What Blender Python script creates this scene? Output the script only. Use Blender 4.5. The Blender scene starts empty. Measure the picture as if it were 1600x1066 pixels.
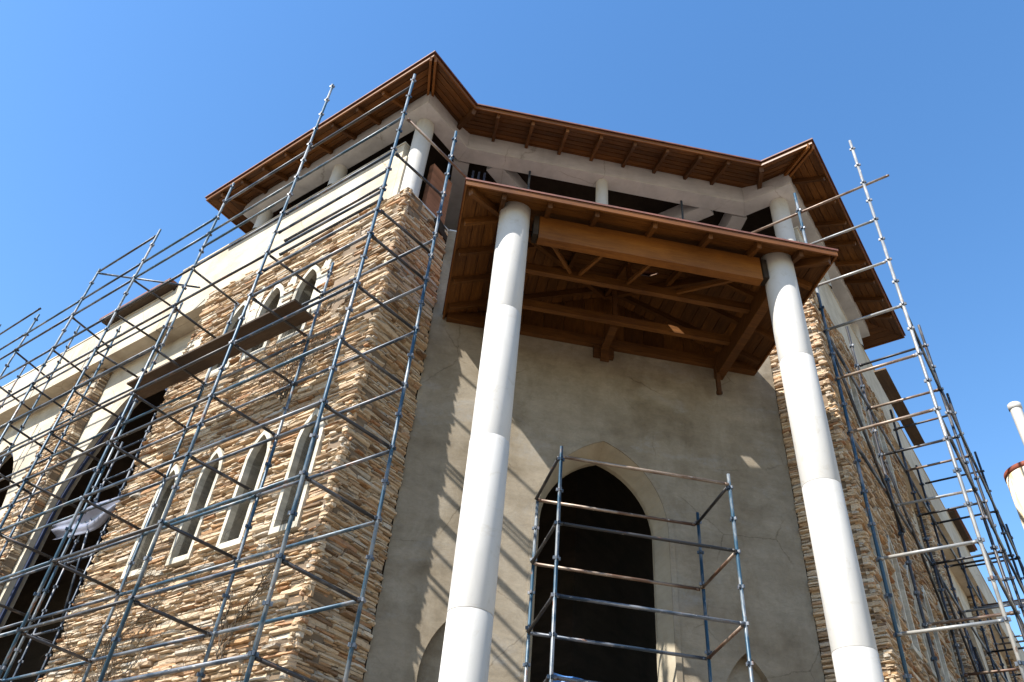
import bpy, math, random
from mathutils import Vector, Matrix
from mathutils.geometry import tessellate_polygon
random.seed(7)
R = math.radians
scene = bpy.context.scene
col = scene.collection

# ------------------------------------------------------------------ camera
EYE = 1.6
PITCH, ROLL = 0.698165, 0.0989138
cp, sp = math.cos(PITCH), math.sin(PITCH)
fwd = Vector((0, cp, sp)); up0 = Vector((0, -sp, cp)); rt0 = Vector((1, 0, 0))
rt = rt0 * math.cos(ROLL) + up0 * math.sin(ROLL)
upv = -rt0 * math.sin(ROLL) + up0 * math.cos(ROLL)
cam = bpy.data.cameras.new('camera'); camo = bpy.data.objects.new('camera', cam); col.objects.link(camo)
cam.sensor_width = 36; cam.lens = 1239.845 / 1600 * 36
cam.clip_start = 0.1; cam.clip_end = 5000
m = Matrix((rt, upv, -fwd)).transposed().to_4x4(); m.translation = Vector((0, 0, EYE))
camo.matrix_world = m
scene.camera = camo

# ------------------------------------------------------------------ light
SUN_AZ, SUN_EL = R(231.6), R(48)          # compass azimuth the light comes from (0 = +Y, clockwise), elevation
world = bpy.data.worlds.new('World'); scene.world = world; world.use_nodes = True
wn = world.node_tree; wn.nodes.clear()
sky = wn.nodes.new('ShaderNodeTexSky'); sky.sky_type = 'NISHITA'; sky.sun_disc = False
sky.sun_elevation = SUN_EL; sky.sun_rotation = SUN_AZ
sky.altitude = 0; sky.air_density = 1.3; sky.dust_density = 0.3; sky.ozone_density = 1.6
bg = wn.nodes.new('ShaderNodeBackground'); bg.inputs[1].default_value = 0.108
hs = wn.nodes.new('ShaderNodeHueSaturation'); hs.inputs['Saturation'].default_value = 1.27; hs.inputs['Hue'].default_value = 0.503
wo = wn.nodes.new('ShaderNodeOutputWorld')
wn.links.new(sky.outputs[0], hs.inputs['Color']); wn.links.new(hs.outputs[0], bg.inputs[0]); wn.links.new(bg.outputs[0], wo.inputs[0])
sun = bpy.data.lights.new('sun', 'SUN'); sun.energy = 5.0; sun.angle = R(0.5); sun.color = (1.0, 0.95, 0.87)
suno = bpy.data.objects.new('sun', sun); col.objects.link(suno)
tdir = Vector((-math.sin(SUN_AZ) * math.cos(SUN_EL), -math.cos(SUN_AZ) * math.cos(SUN_EL), -math.sin(SUN_EL)))
suno.rotation_euler = tdir.to_track_quat('-Z', 'Y').to_euler(); suno.location = (-20, -20, 30)
scene.view_settings.view_transform = 'Standard'; scene.view_settings.look = 'None'
scene.view_settings.gamma = 1; scene.view_settings.exposure = 1.33
scene.view_settings.use_curve_mapping = False

# ------------------------------------------------------------------ frames of the place
AZ = -0.901911
def hdir(a): return Vector((math.sin(a), math.cos(a), 0))
dL = hdir(AZ); dR = hdir(AZ + math.pi / 2); dC = hdir(AZ + math.pi * .75); dB = hdir(AZ + math.pi * .25)
E1 = -dL; E2 = dR
UP = Vector((0, 0, 1))
def EP(a, b, z): return E1 * a + E2 * b + UP * (z + EYE)
def CP(c, b, z): return dC * c + dB * b + UP * (z + EYE)
GZ = -EYE
P1 = E1 * -8.09 + E2 * 6.50
P2 = E1 * -2.41 + E2 * 12.49
DW = 11.22
A0 = P1 + E2 * 1.275
B0 = P2 + dL * 0.97
class Frame:
    def __init__(s, o, u, n): s.o, s.u, s.n = o, u, n
    def p(s, u, z, out=0.0): return s.o + s.u * u + s.n * out + UP * (z + EYE)
FL = Frame(P1, dL, -dR)       # left wing, along the wall to the left
FR = Frame(P2, dR, -dL)       # right wing, along the wall to the right and away
FRL = Frame(P1, dR, -dL)      # short return of the left pier
FRR = Frame(P2, dL, -dR)      # short return of the right pier
FC = Frame(dB * DW, dC, -dB)  # centre wall, u is the c coordinate

# ------------------------------------------------------------------ materials
def newmat(name):
    mt = bpy.data.materials.new(name); mt.use_nodes = True
    nt = mt.node_tree; b = nt.nodes['Principled BSDF']
    return mt, nt, b
def nd(nt, t, **kw):
    n = nt.nodes.new(t)
    for k, v in kw.items(): setattr(n, k, v)
    return n
def noise(nt, scale, detail=6, rough=.6, vec=None, dist=0):
    n = nd(nt, 'ShaderNodeTexNoise'); n.inputs['Scale'].default_value = scale
    n.inputs['Detail'].default_value = detail; n.inputs['Roughness'].default_value = rough
    n.inputs['Distortion'].default_value = dist
    if vec: nt.links.new(vec, n.inputs['Vector'])
    return n
def ramp(nt, src, stops):
    r = nd(nt, 'ShaderNodeValToRGB'); cr = r.color_ramp
    while len(cr.elements) < len(stops): cr.elements.new(.5)
    for e, (p, c) in zip(cr.elements, stops):
        e.position = p; e.color = (*c, 1) if len(c) == 3 else c
    nt.links.new(src, r.inputs[0]); return r
def mixc(nt, fac, a, b, mode='MIX'):
    x = nd(nt, 'ShaderNodeMix', data_type='RGBA', blend_type=mode)
    for s, v in ((0, fac), (6, a), (7, b)):
        if isinstance(v, (int, float)): x.inputs[s].default_value = v
        elif isinstance(v, tuple): x.inputs[s].default_value = (*v, 1)
        else: nt.links.new(v, x.inputs[s])
    return x.outputs[2]
def bump(nt, b, h, strength, dist=.02, prev=None):
    n = nd(nt, 'ShaderNodeBump'); n.inputs['Strength'].default_value = strength; n.inputs['Distance'].default_value = dist
    nt.links.new(h, n.inputs['Height'])
    if prev: nt.links.new(prev, n.inputs['Normal'])
    nt.links.new(n.outputs[0], b.inputs['Normal']); return n.outputs[0]
def coords(nt, scale=(1, 1, 1)):
    t = nd(nt, 'ShaderNodeTexCoord'); mp = nd(nt, 'ShaderNodeMapping'); mp.inputs['Scale'].default_value = scale
    nt.links.new(t.outputs['Object'], mp.inputs[0]); return mp.outputs[0]

def plaster(name, c1, c2, c3, stain=.5, bs=.35, fine=60, ov=.3, smear=False):
    mt, nt, b = newmat(name)
    v = coords(nt); vs = coords(nt, (1, 1, .25)); vh = coords(nt, (.5, .5, 2.2))
    n1 = noise(nt, .9, 8, .62, v, .6); n2 = noise(nt, 2.2, 8, .7, vh); n3 = noise(nt, fine, 4, .6, v)
    n4 = noise(nt, 1.6, 6, .65, vs, .3)
    a = ramp(nt, n1.outputs[0], [(.3, c1), (.52, c2), (.7, c3)])
    st = ramp(nt, n2.outputs[0], [(.38, (0, 0, 0)), (.7, (1, 1, 1))])
    cc = mixc(nt, ov, a.outputs[0], st.outputs[0], 'OVERLAY')
    dk = ramp(nt, n4.outputs[0], [(.5, (1, 1, 1)), (.75, (1 - stain * .5, 1 - stain * .52, 1 - stain * .55))])
    cc = mixc(nt, 1.0, cc, dk.outputs[0], 'MULTIPLY')
    vc = nd(nt, 'ShaderNodeTexVoronoi', feature='DISTANCE_TO_EDGE'); vc.inputs['Scale'].default_value = .55
    wob = noise(nt, 3.0, 6, .7, v); wm = mixc(nt, .18, v, wob.outputs['Color'], 'ADD'); nt.links.new(wm, vc.inputs['Vector'])
    cr = ramp(nt, vc.outputs['Distance'], [(.0, (.5, .46, .42)), (.006, (1, 1, 1))])
    msk = noise(nt, .8, 3, .5, v); mr = ramp(nt, msk.outputs[0], [(.5, (0, 0, 0)), (.58, (.8, .8, .8))])
    crm = mixc(nt, mr.outputs[0], (1.0, 1.0, 1.0), cr.outputs[0])
    cc = mixc(nt, 1.0, cc, crm, 'MULTIPLY')
    if smear:
        tw = noise(nt, 5.5, 9, .78, coords(nt, (1, 1, 1.6)), 2.2)
        tr_ = ramp(nt, tw.outputs[0], [(.36, (.80, .79, .77)), (.5, (1, 1, 1)), (.66, (1.16, 1.15, 1.13))])
        cc = mixc(nt, .6, cc, tr_.outputs[0], 'MULTIPLY')
        vv = coords(nt, (.35, .35, .8)); n5 = noise(nt, 1.7, 9, .68, vv, .8); n6 = noise(nt, 14, 6, .7, v)
        f5 = ramp(nt, n5.outputs[0], [(.56, (0, 0, 0)), (.70, (1, 1, 1))])
        f6 = ramp(nt, n6.outputs[0], [(.35, (.1, .1, .1)), (.65, (.75, .75, .75))])
        fm = nd(nt, 'ShaderNodeMath', operation='MULTIPLY'); nt.links.new(f5.outputs[0], fm.inputs[0]); nt.links.new(f6.outputs[0], fm.inputs[1])
        cc = mixc(nt, fm.outputs[0], cc, (.25, .245, .235))
        n7 = noise(nt, 1.1, 7, .6, coords(nt, (1, 1, .7)), .4)
        f7 = ramp(nt, n7.outputs[0], [(.5, (1, 1, 1)), (.68, (.72, .69, .64))])
        cc = mixc(nt, 1.0, cc, f7.outputs[0], 'MULTIPLY')
    nt.links.new(cc, b.inputs['Base Color'])
    b.inputs['Roughness'].default_value = .92; b.inputs['Specular IOR Level'].default_value = .2
    x = bump(nt, b, n1.outputs[0], .25, .05); bump(nt, b, n3.outputs[0], bs, .006, x)
    return mt
M = {}
M['plaster'] = plaster('grey_render', (.178, .147, .106), (.225, .192, .146), (.268, .236, .186), .4, .45, 60, .10, True)
M['reveal'] = plaster('ochre_reveal', (.26, .225, .165), (.32, .28, .21), (.37, .33, .26), .3, .3, 60, .1)
M['cream'] = plaster('cream_render', (.36, .305, .23), (.44, .385, .30), (.49, .44, .355), .35, .3, 60, .14)
M['beam'] = plaster('raw_concrete', (.42, .43, .45), (.50, .51, .52), (.56, .565, .57), .4, .3, 60, .12)
M['surround'] = plaster('white_plaster', (.36, .33, .27), (.46, .43, .36), (.54, .51, .44), .3, .25)
M['dark'] = plaster('painted_shade_dark', (.02, .015, .01), (.03, .022, .016), (.04, .03, .02), .3)  # near-black colour paints in the shade of the interior; beam shoes share it
M['inside'] = plaster('inner_render', (.13, .115, .09), (.16, .14, .11), (.19, .17, .13), .4)
M['brickred'] = plaster('red_brick_render', (.20, .09, .05), (.26, .12, .07), (.31, .16, .10), .5)
M['mortar'] = plaster('mortar_bed', (.12, .085, .055), (.17, .125, .085), (.23, .17, .12), .5, .8, 30)

def stone_mat():
    mt, nt, b = newmat('split_ledgestone')
    at = nd(nt, 'ShaderNodeAttribute', attribute_name='tint')
    v = coords(nt, (1, 1, 2.6))
    base = ramp(nt, at.outputs['Fac'], [(0, (.17, .115, .075)), (.12, (.33, .245, .165)), (.3, (.44, .35, .25)), (.55, (.52, .43, .32)),
                                       (.68, (.40, .26, .145)), (.75, (.32, .18, .10)), (.82, (.50, .42, .32)), (.92, (.33, .31, .28)), (1, (.60, .53, .43))])
    n1 = noise(nt, 9, 8, .7, v, 1.0); n2 = noise(nt, 45, 6, .7, v); n3 = noise(nt, 2.0, 5, .6, v, .5)
    r1 = ramp(nt, n1.outputs[0], [(.3, (.45, .36, .28)), (.48, (.95, .92, .88)), (.72, (1.3, 1.2, 1.05))])
    cc = mixc(nt, .8, base.outputs[0], r1.outputs[0], 'MULTIPLY')
    ru = ramp(nt, n3.outputs[0], [(.55, (0, 0, 0)), (.72, (1, 1, 1))])
    fa = nd(nt, 'ShaderNodeMath', operation='MULTIPLY'); nt.links.new(ru.outputs[0], fa.inputs[0]); fa.inputs[1].default_value = .25
    cc = mixc(nt, fa.outputs[0], cc, (.36, .19, .09))
    nt.links.new(cc, b.inputs['Base Color']); b.inputs['Roughness'].default_value = .88
    b.inputs['Specular IOR Level'].default_value = .25
    x = bump(nt, b, n1.outputs[0], .7, .035); bump(nt, b, n2.outputs[0], .6, .012, x)
    return mt
M['stone'] = stone_mat()

def wood_mat(name, c1, c2, c3, rough=.6):
    mt, nt, b = newmat(name)
    at = nd(nt, 'ShaderNodeAttribute', attribute_name='tint')
    t = nd(nt, 'ShaderNodeTexCoord')
    uvm = nd(nt, 'ShaderNodeMapping'); uvm.inputs['Scale'].default_value = (1.2, 14, 14)
    nt.links.new(t.outputs['UV'], uvm.inputs[0])
    n1 = noise(nt, 1.6, 8, .7, uvm.outputs[0], 1.2); n2 = noise(nt, .8, 5, .6, coords(nt))
    a = ramp(nt, n1.outputs[0], [(.25, c1), (.5, c2), (.78, c3)])
    k = ramp(nt, n2.outputs[0], [(.35, (.55, .5, .48)), (.65, (1.15, 1.1, 1.0))])
    cc = mixc(nt, .75, a.outputs[0], k.outputs[0], 'MULTIPLY')
    tr = ramp(nt, at.outputs['Fac'], [(0, (.55, .52, .5)), (1, (1.25, 1.2, 1.1))])
    cc = mixc(nt, 1.0, cc, tr.outputs[0], 'MULTIPLY')
    nt.links.new(cc, b.inputs['Base Color']); b.inputs['Roughness'].default_value = rough
    b.inputs['Specular IOR Level'].default_value = .3
    bump(nt, b, n1.outputs[0], .35, .01)
    return mt
M['wood'] = wood_mat('stained_pine', (.045, .017, .004), (.115, .047, .010), (.20, .088, .020))
M['fascia'] = wood_mat('varnished_fascia', (.10, .038, .008), (.175, .070, .014), (.24, .104, .022), .5)
M['ply'] = wood_mat('weathered_board', (.05, .036, .024), (.085, .06, .04), (.13, .095, .065), .8)

def tile_mat():
    mt, nt, b = newmat('roof_covering'); v = coords(nt)
    n = noise(nt, 6, 6, .6, v)
    a = ramp(nt, n.outputs[0], [(.35, (.09, .035, .025)), (.65, (.17, .06, .04))])
    nt.links.new(a.outputs[0], b.inputs['Base Color']); b.inputs['Roughness'].default_value = .7
    return mt
M['tile'] = tile_mat()

def steel_mat(name, paint, metal, amt):
    mt, nt, b = newmat(name)
    t = nd(nt, 'ShaderNodeTexCoord'); oi = nd(nt, 'ShaderNodeObjectInfo')
    ad = nd(nt, 'ShaderNodeVectorMath', operation='ADD'); nt.links.new(t.outputs['Object'], ad.inputs[0])
    cmb = nd(nt, 'ShaderNodeVectorMath', operation='SCALE'); cmb.inputs[0].default_value = (31, 17, 53); nt.links.new(oi.outputs['Random'], cmb.inputs['Scale'])
    nt.links.new(cmb.outputs[0], ad.inputs[1])
    mp = nd(nt, 'ShaderNodeMapping'); mp.inputs['Scale'].default_value = (1, 1, .35); nt.links.new(ad.outputs[0], mp.inputs[0])
    n1 = noise(nt, 4.5, 6, .65, mp.outputs[0]); n2 = noise(nt, 22, 5, .7, mp.outputs[0]); n3 = noise(nt, 9, 5, .7, mp.outputs[0])
    cov = ramp(nt, n1.outputs[0], [(amt - .06, (0, 0, 0)), (amt + .06, (1, 1, 1))])
    cc = mixc(nt, cov.outputs[0], paint, metal)
    rs = ramp(nt, n3.outputs[0], [(.6, (0, 0, 0)), (.68, (1, 1, 1))])
    cc = mixc(nt, rs.outputs[0], cc, (.12, .05, .022))
    spk = ramp(nt, n2.outputs[0], [(.64, (0, 0, 0)), (.7, (1, 1, 1))])
    cc = mixc(nt, spk.outputs[0], cc, (.52, .49, .44))
    nt.links.new(cc, b.inputs['Base Color'])
    b.inputs['Metallic'].default_value = .25; b.inputs['Roughness'].default_value = .48
    bump(nt, b, n2.outputs[0], .3, .004)
    return mt
M['standard'] = steel_mat('blue_painted_steel', (.012, .046, .080), (.15, .165, .18), .54)
M['ledger'] = steel_mat('worn_scaffold_steel', (.014, .028, .05), (.13, .14, .16), .52)
M['transom'] = steel_mat('dark_scaffold_steel', (.022, .022, .025), (.11, .11, .115), .60)
M['galv'] = steel_mat('galvanised_scaffold_steel', (.16, .17, .18), (.30, .29, .27), .5)
M['rusty'] = steel_mat('rusty_scaffold_steel', (.10, .055, .035), (.24, .19, .15), .5)

def column_mat():
    mt, nt, b = newmat('white_column_paint'); v = coords(nt); vs = coords(nt, (1, 1, .3))
    n1 = noise(nt, 1.3, 7, .6, vs); n2 = noise(nt, 40, 4, .6, v); n3 = noise(nt, 3.2, 8, .75, v, 1.5)
    a = ramp(nt, n1.outputs[0], [(.3, (.36, .35, .33)), (.6, (.46, .45, .435))])
    st = ramp(nt, n3.outputs[0], [(.56, (1, 1, 1)), (.66, (.90, .87, .82)), (.78, (.66, .56, .45))])
    cc = mixc(nt, 1.0, a.outputs[0], st.outputs[0], 'MULTIPLY')
    nt.links.new(cc, b.inputs['Base Color']); b.inputs['Roughness'].default_value = .75
    x = bump(nt, b, n1.outputs[0], .12, .03); bump(nt, b, n2.outputs[0], .12, .004, x)
    return mt
M['column'] = column_mat()

def rust_tube():
    mt, nt, b = newmat('cream_steel_with_rust'); v = coords(nt); vs = coords(nt, (1, 1, .35))
    n1 = noise(nt, 2.6, 8, .7, vs, 1.0); n2 = noise(nt, 7, 6, .7, v)
    a = ramp(nt, n1.outputs[0], [(.42, (.66, .62, .52)), (.56, (.52, .36, .18)), (.68, (.24, .09, .03))])
    nt.links.new(a.outputs[0], b.inputs['Base Color']); b.inputs['Roughness'].default_value = .7
    bump(nt, b, n2.outputs[0], .2, .01)
    return mt
M['rusttube'] = rust_tube()
def flat(name, c, rough=.7, metal=0, alpha=None):
    mt, nt, b = newmat(name); n = noise(nt, 5, 5, .6, coords(nt))
    a = ramp(nt, n.outputs[0], [(.3, tuple(x * .8 for x in c)), (.7, c)])
    nt.links.new(a.outputs[0], b.inputs['Base Color']); b.inputs['Roughness'].default_value = rough; b.inputs['Metallic'].default_value = metal
    return mt
M['rim'] = flat('dark_rust', (.17, .035, .015), .8)
M['sheet'] = flat('shade_toned_plastic_sheet', (.20, .21, .27), .35)  # pale sheet darkened to blue-grey: the arch's shade is in its colour
M['blue'] = flat('blue_tarpaulin', (.03, .12, .33), .5)
M['darkblue'] = flat('dark_blue_steel', (.02, .03, .07), .5)
M['twig'] = flat('dry_creeper', (.07, .05, .03), .9)
def ground_mat():
    mt, nt, b = newmat('sandy_ground'); v = coords(nt)
    n = noise(nt, .6, 8, .65, v); n2 = noise(nt, 14, 6, .7, v)
    a = ramp(nt, n.outputs[0], [(.3, (.15, .115, .08)), (.7, (.24, .19, .135))])
    nt.links.new(a.outputs[0], b.inputs['Base Color']); b.inputs['Roughness'].default_value = .95
    bump(nt, b, n2.outputs[0], .5, .03); return mt
M['ground'] = ground_mat()

# ------------------------------------------------------------------ builders
def empty(name, loc, label=None, cat=None, group=None):
    o = bpy.data.objects.new(name, None); col.objects.link(o); o.location = loc
    o.empty_display_size = .3
    if label: o['label'] = label; o['category'] = cat
    if group: o['group'] = group
    return o
def absloc(o):
    v = Vector((0, 0, 0))
    while o: v += o.location; o = o.parent
    return v
def link(name, me, mat, parent=None, Mx=None, kind=None, label=None, cat=None, group=None):
    o = bpy.data.objects.new(name, me); col.objects.link(o)
    if mat and not me.materials: me.materials.append(mat)
    base = Mx or Matrix.Identity(4)
    if parent is not None:
        o.parent = parent
        # every parent in this script has no rotation: only its location is taken off
        base = Matrix.Translation(-absloc_m(parent)) @ base
    o.matrix_basis = base
    if kind: o['kind'] = kind
    if label: o['label'] = label
    if cat: o['category'] = cat
    if group: o['group'] = group
    return o
WORLD = {}
def absloc_m(o):
    # world origin of a parent whose chain is pure translation
    v = Vector((0, 0, 0))
    while o: v += o.matrix_basis.translation; o = o.parent
    return v
class MB:
    def __init__(s): s.v = []; s.f = []; s.t = []; s.uv = []
    def add(s, vs, fs, tint=.5, uvs=None):
        k = len(s.v); s.v += [tuple(x) for x in vs]; s.f += [tuple(i + k for i in f) for f in fs]
        s.t += [tint] * len(vs)
        s.uv += uvs if uvs else [(x[0] + x[1], x[2]) for x in vs]
    def box(s, o, a, b, c, tint=.5):     # corner o and three edge vectors; uv runs along a
        vs = [o, o + a, o + a + b, o + b, o + c, o + a + c, o + a + b + c, o + b + c]
        la, lb, lc = a.length, b.length, c.length; r = random.random() * 9
        uv = [(r, r), (r + la, r), (r + la, r + lb), (r, r + lb), (r, r + lc), (r + la, r + lc), (r + la, r + lb + lc), (r, r + lb + lc)]
        fs = [(0, 3, 2, 1), (4, 5, 6, 7), (0, 1, 5, 4), (1, 2, 6, 5), (2, 3, 7, 6), (3, 0, 4, 7)]
        if a.cross(b).dot(c) < 0: fs = [f[::-1] for f in fs]
        s.add(vs, fs, tint, uv)
    def bar(s, p, q, w, h, side=None, tint=.5):   # bar from p to q, width w (sideways) and height h (hangs below the line p-q)
        d = (q - p); sd = side or d.cross(UP)
        sd = sd.normalized(); hh = sd.cross(d).normalized()
        if hh.z > 0: hh = -hh
        s.box(p - sd * w / 2, d, sd * w, hh * h, tint)
    def tube(s, p, q, r, n=10, tint=.5, cap=True, r2=None):
        d = (q - p).normalized(); a = d.orthogonal().normalized(); b = d.cross(a); r2 = r if r2 is None else r2
        vs = []
        for c0, rr in ((p, r), (q, r2)):
            for i in range(n):
                t = 2 * math.pi * i / n; vs.append(c0 + (a * math.cos(t) + b * math.sin(t)) * rr)
        fs = [(i, (i + 1) % n, n + (i + 1) % n, n + i) for i in range(n)]
        if cap: fs += [tuple(range(n))[::-1], tuple(range(n, 2 * n))]
        s.add(vs, fs, tint)
    def lathe(s, c, prof, n=48, tint=.5):      # prof: (r, z)
        vs = []; fs = []
        for r, z in prof:
            for i in range(n):
                t = 2 * math.pi * i / n; vs.append(c + Vector((math.cos(t) * r, math.sin(t) * r, z)))
        for j in range(len(prof) - 1):
            for i in range(n):
                a = j * n + i; b = j * n + (i + 1) % n; fs.append((a, b, b + n, a + n))
        s.add(vs, fs, tint)
    def mesh(s, name):
        me = bpy.data.meshes.new(name); me.from_pydata(s.v, [], s.f)
        at = me.attributes.new('tint', 'FLOAT', 'POINT'); at.data.foreach_set('value', s.t)
        uvl = me.uv_layers.new(name='UVMap')
        idx = [0] * len(me.loops); me.loops.foreach_get('vertex_index', idx)
        flatuv = []
        for i in idx: flatuv += [s.uv[i][0], s.uv[i][1]]
        uvl.data.foreach_set('uv', flatuv)
        me.update(); return me
    def build(s, name, mat, parent=None, smooth=False, **kw):
        me = s.mesh(name)
        if smooth:
            me.polygons.foreach_set('use_smooth', [len(p.vertices) == 4 for p in me.polygons])
        return link(name, me, mat, parent, **kw)

def panel(fr, outline, holes, off, thick, name, mat, parent, **kw):
    """wall sheet in a frame: outline/holes lists of (u,z); front at out=off, back at off-thick"""
    loops = [outline] + holes
    pts = [p for l in loops for p in l]
    tris = tessellate_polygon([[Vector((p[0], p[1], 0)) for p in l] for l in loops])
    mb = MB()
    n = len(pts)
    vs = [fr.p(u, z, off) for u, z in pts] + [fr.p(u, z, off - thick) for u, z in pts]
    fs = []
    for t in tris:
        a, b, c = t
        nn = (vs[b] - vs[a]).cross(vs[c] - vs[a])
        if nn.dot(fr.n) < 0: a, b, c = c, b, a
        fs.append((a, b, c)); fs.append((n + c, n + b, n + a))
    k = 0
    for l in loops:
        m_ = len(l)
        for i in range(m_):
            a = k + i; b = k + (i + 1) % m_; fs.append((a, b, n + b, n + a))
        k += m_
    mb.add(vs, fs)
    return mb.build(name, mat, parent, **kw)
def rect(u0, z0, u1, z1): return [(u0, z0), (u1, z0), (u1, z1), (u0, z1)]
def arch(c, hw, z0, zs, zt, n=10):
    """pointed arch outline: two arcs meeting at zt"""
    h = zt - zs; Rr = (hw * hw + h * h) / (2 * hw)
    pts = [(c - hw, z0), (c + hw, z0)]
    a_end = math.atan2(h, Rr - hw)
    for i in range(n + 1):
        a = a_end * i / n; pts.append((c + hw - Rr + Rr * math.cos(a), zs + Rr * math.sin(a)))
    for i in range(n - 1, -1, -1):
        a = a_end * i / n; pts.append((c - hw + Rr - Rr * math.cos(a), zs + Rr * math.sin(a)))
    return pts
def arch_half(hw, z0, zs, zt, z):
    if z < z0 or z >= zt: return 0
    if z <= zs: return hw
    h = zt - zs; Rr = (hw * hw + h * h) / (2 * hw); q = Rr * Rr - (z - zs) ** 2
    return max(0, hw - Rr + math.sqrt(max(q, 0)))

# ------------------------------------------------------------------ ground
mb = MB(); mb.add([Vector((-900, -900, 0)), Vector((900, -900, 0)), Vector((900, 900, 0)), Vector((-900, 900, 0))], [(0, 1, 2, 3)])
mb.build('ground', M['ground'], kind='structure')

# ------------------------------------------------------------------ church
church = empty('church_building', CP(3.1, DW, GZ), 'unfinished stone church with brown timber eaves, grey rendered front and pointed doorway', 'church')
SILL = 12.12      # top of the stone piers
BB, BT = 14.66, 15.2

# ---- centre wall with the doorway
portal_in = arch(3.07, .97, GZ, 6.1, 7.42, 14)
portal_out = arch(3.07, 1.08, GZ, 6.05, 7.60, 14)
niches = [arch(.93, .45, GZ + .3, 3.35, 4.3, 8), arch(5.25, .45, GZ + .3, 3.35, 4.3, 8)]
cL, cR = A0.dot(dC), B0.dot(dC)
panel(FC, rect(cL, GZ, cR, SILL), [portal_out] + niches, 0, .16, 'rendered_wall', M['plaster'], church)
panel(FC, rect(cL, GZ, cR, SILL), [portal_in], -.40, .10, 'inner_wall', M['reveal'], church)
mb = MB(); n_ = len(portal_in)
mb.add([FC.p(u, z, -.001) for u, z in portal_out] + [FC.p(u, z, -.40) for u, z in portal_in], [(i, (i + 1) % n_, n_ + (i + 1) % n_, n_ + i) for i in range(1, n_)]); mb.build('door_reveal', M['reveal'], church, smooth=False)
for a_ in (.93, 5.25): panel(FC, arch(a_, .47, GZ + .28, 3.35, 4.33, 8), [], -.155, .04, 'niche_back', M['plaster'], church)
# raised plaster band round the doorway
po = arch(3.07, 1.17, GZ, 6.03, 7.71, 14)
panel(FC, po, [arch(3.07, 1.08, GZ - .0, 6.05, 7.60, 14)[0:0] or [(x, max(z, GZ + .001)) for x, z in arch(3.07, 1.08, GZ + .001, 6.05, 7.60, 14)]], .018, .016, 'door_surround', M['plaster'], church)

# ---- left and right wings (mirror images of each other along their walls)
low = [(.83, 5.0, .1), (2.04, 5.0, .1), (3.26, 5.0, .1), (4.47, 5.0, .1)]
upw = [2.26, 3.31, 4.36]
PIER = 6.05
stone_jobs = []
def wing(fr, side):
    holes = []; spans = []
    for c, z, _ in low:
        holes.append(arch(c, .225, z + .06, 6.5, 6.98, 8)); spans.append((c, .31, z - .06, 6.51, 7.12))
    for c in upw:
        holes.append(arch(c, .27, 9.28, 10.45, 11.0, 8)); spans.append((c, .37, 9.15, 10.45, 11.14))
    bw = panel(fr, rect(0, GZ, PIER, SILL), holes, -.07, .38, 'pier_wall', M['mortar'], church)
    stone_jobs.append((fr, (-.03, PIER), (GZ, SILL), spans, bw, 'both'))
    # window surrounds and recessed backs
    for c, z, _ in low:
        w = panel(fr, arch(c, .30, z - .04, 6.51, 7.10, 8), [arch(c, .225, z + .06, 6.5, 6.98, 8)], .045, .42, 'lancet_window', M['surround'], church)
        panel(fr, arch(c, .24, z + .02, 6.51, 7.0, 8), [], -.33, .04, 'back_panel', M['reveal'], w)
    for c in upw:
        w = panel(fr, arch(c, .36, 9.17, 10.45, 11.13, 8), [arch(c, .27, 9.28, 10.45, 11.0, 8)], .04, .42, 'lancet_window', M['surround'], church)
        panel(fr, arch(c, .29, 9.25, 10.46, 11.02, 8), [], -.33, .04, 'back_panel', M['reveal'], w)
    # tower parapet (higher) and wing parapet (lower)
    panel(fr, rect(.46, SILL, 8.0, 13.9), [], 0, .22, 'parapet', M['cream'], church)
    mb = MB(); mb.box(fr.p(.45, 13.902, .018), fr.u * 7.6, fr.n * -.25, UP * .05); mb.build('coping', M['cream'], church)
    mb = MB(); mb.box(fr.p(8.1, 13.222, .018), fr.u * 22, fr.n * -.25, UP * .05); mb.build('coping', M['cream'], church)
    mb = MB(); mb.box(fr.p(.30, SILL, .0), fr.u * .155, fr.n * -.24, UP * 1.25, .5); mb.build('parapet_stub', M['cream'], church)
    panel(fr, rect(8.01, SILL - .24, 30, 13.22), [], 0, .22, 'parapet', M['cream'], church)
    panel(fr, rect(PIER + .01, 11.9, 8.0, SILL - .005), [], 0, .22, 'parapet', M['cream'], church)
    # soffit slab behind the projecting band
    mb = MB(); mb.box(fr.p(PIER + .02, 11.9, -.225), fr.u * (30 - PIER), fr.n * -.3, UP * .2); mb.build('band_soffit', M['cream'], church)
    # recessed wall with tall pointed openings
    ar = [8.3, 15.0, 21.7]
    h = [arch(a, 2.1, GZ, 7.5, 11.0, 12) for a in ar]
    hh = [[(u, max(z, GZ + .001)) for u, z in l] for l in h]
    panel(fr, rect(PIER - .3, GZ, 30, 11.9), hh, -.5, .3, 'recessed_wall', M['cream'], church)
    for a in ar:   # darker steel frame line round each opening
        l1 = [(u, max(z, GZ + .002)) for u, z in arch(a, 2.09, GZ, 7.5, 10.985, 12)]
        l2 = [(u, max(z, GZ + .003)) for u, z in arch(a, 2.0, GZ, 7.5, 10.85, 12)]
        panel(fr, l1, [l2], -.62, .06, 'opening_frame', M['darkblue'], church)
    # stone clad pilasters between the openings
    for u0 in (10.56, 17.4, 24.1):
        pw = panel(fr, rect(u0, GZ, u0 + 1.3, 11.9), [], -.28, .21, 'pilaster', M['mortar'], church)
        stone_jobs.append((Frame(fr.p(u0, -EYE, -.215) - UP * 0, fr.u, fr.n), (0, 1.3), (GZ, 11.88), [], pw, 'small'))
        sfr = Frame(fr.p(u0, -EYE, -.25), -fr.n, -fr.u)
        stone_jobs.append((sfr, (0, .25), (GZ, 11.88), [], pw, 'small'))
wing(FL, 'L'); wing(FR, 'R')

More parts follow.
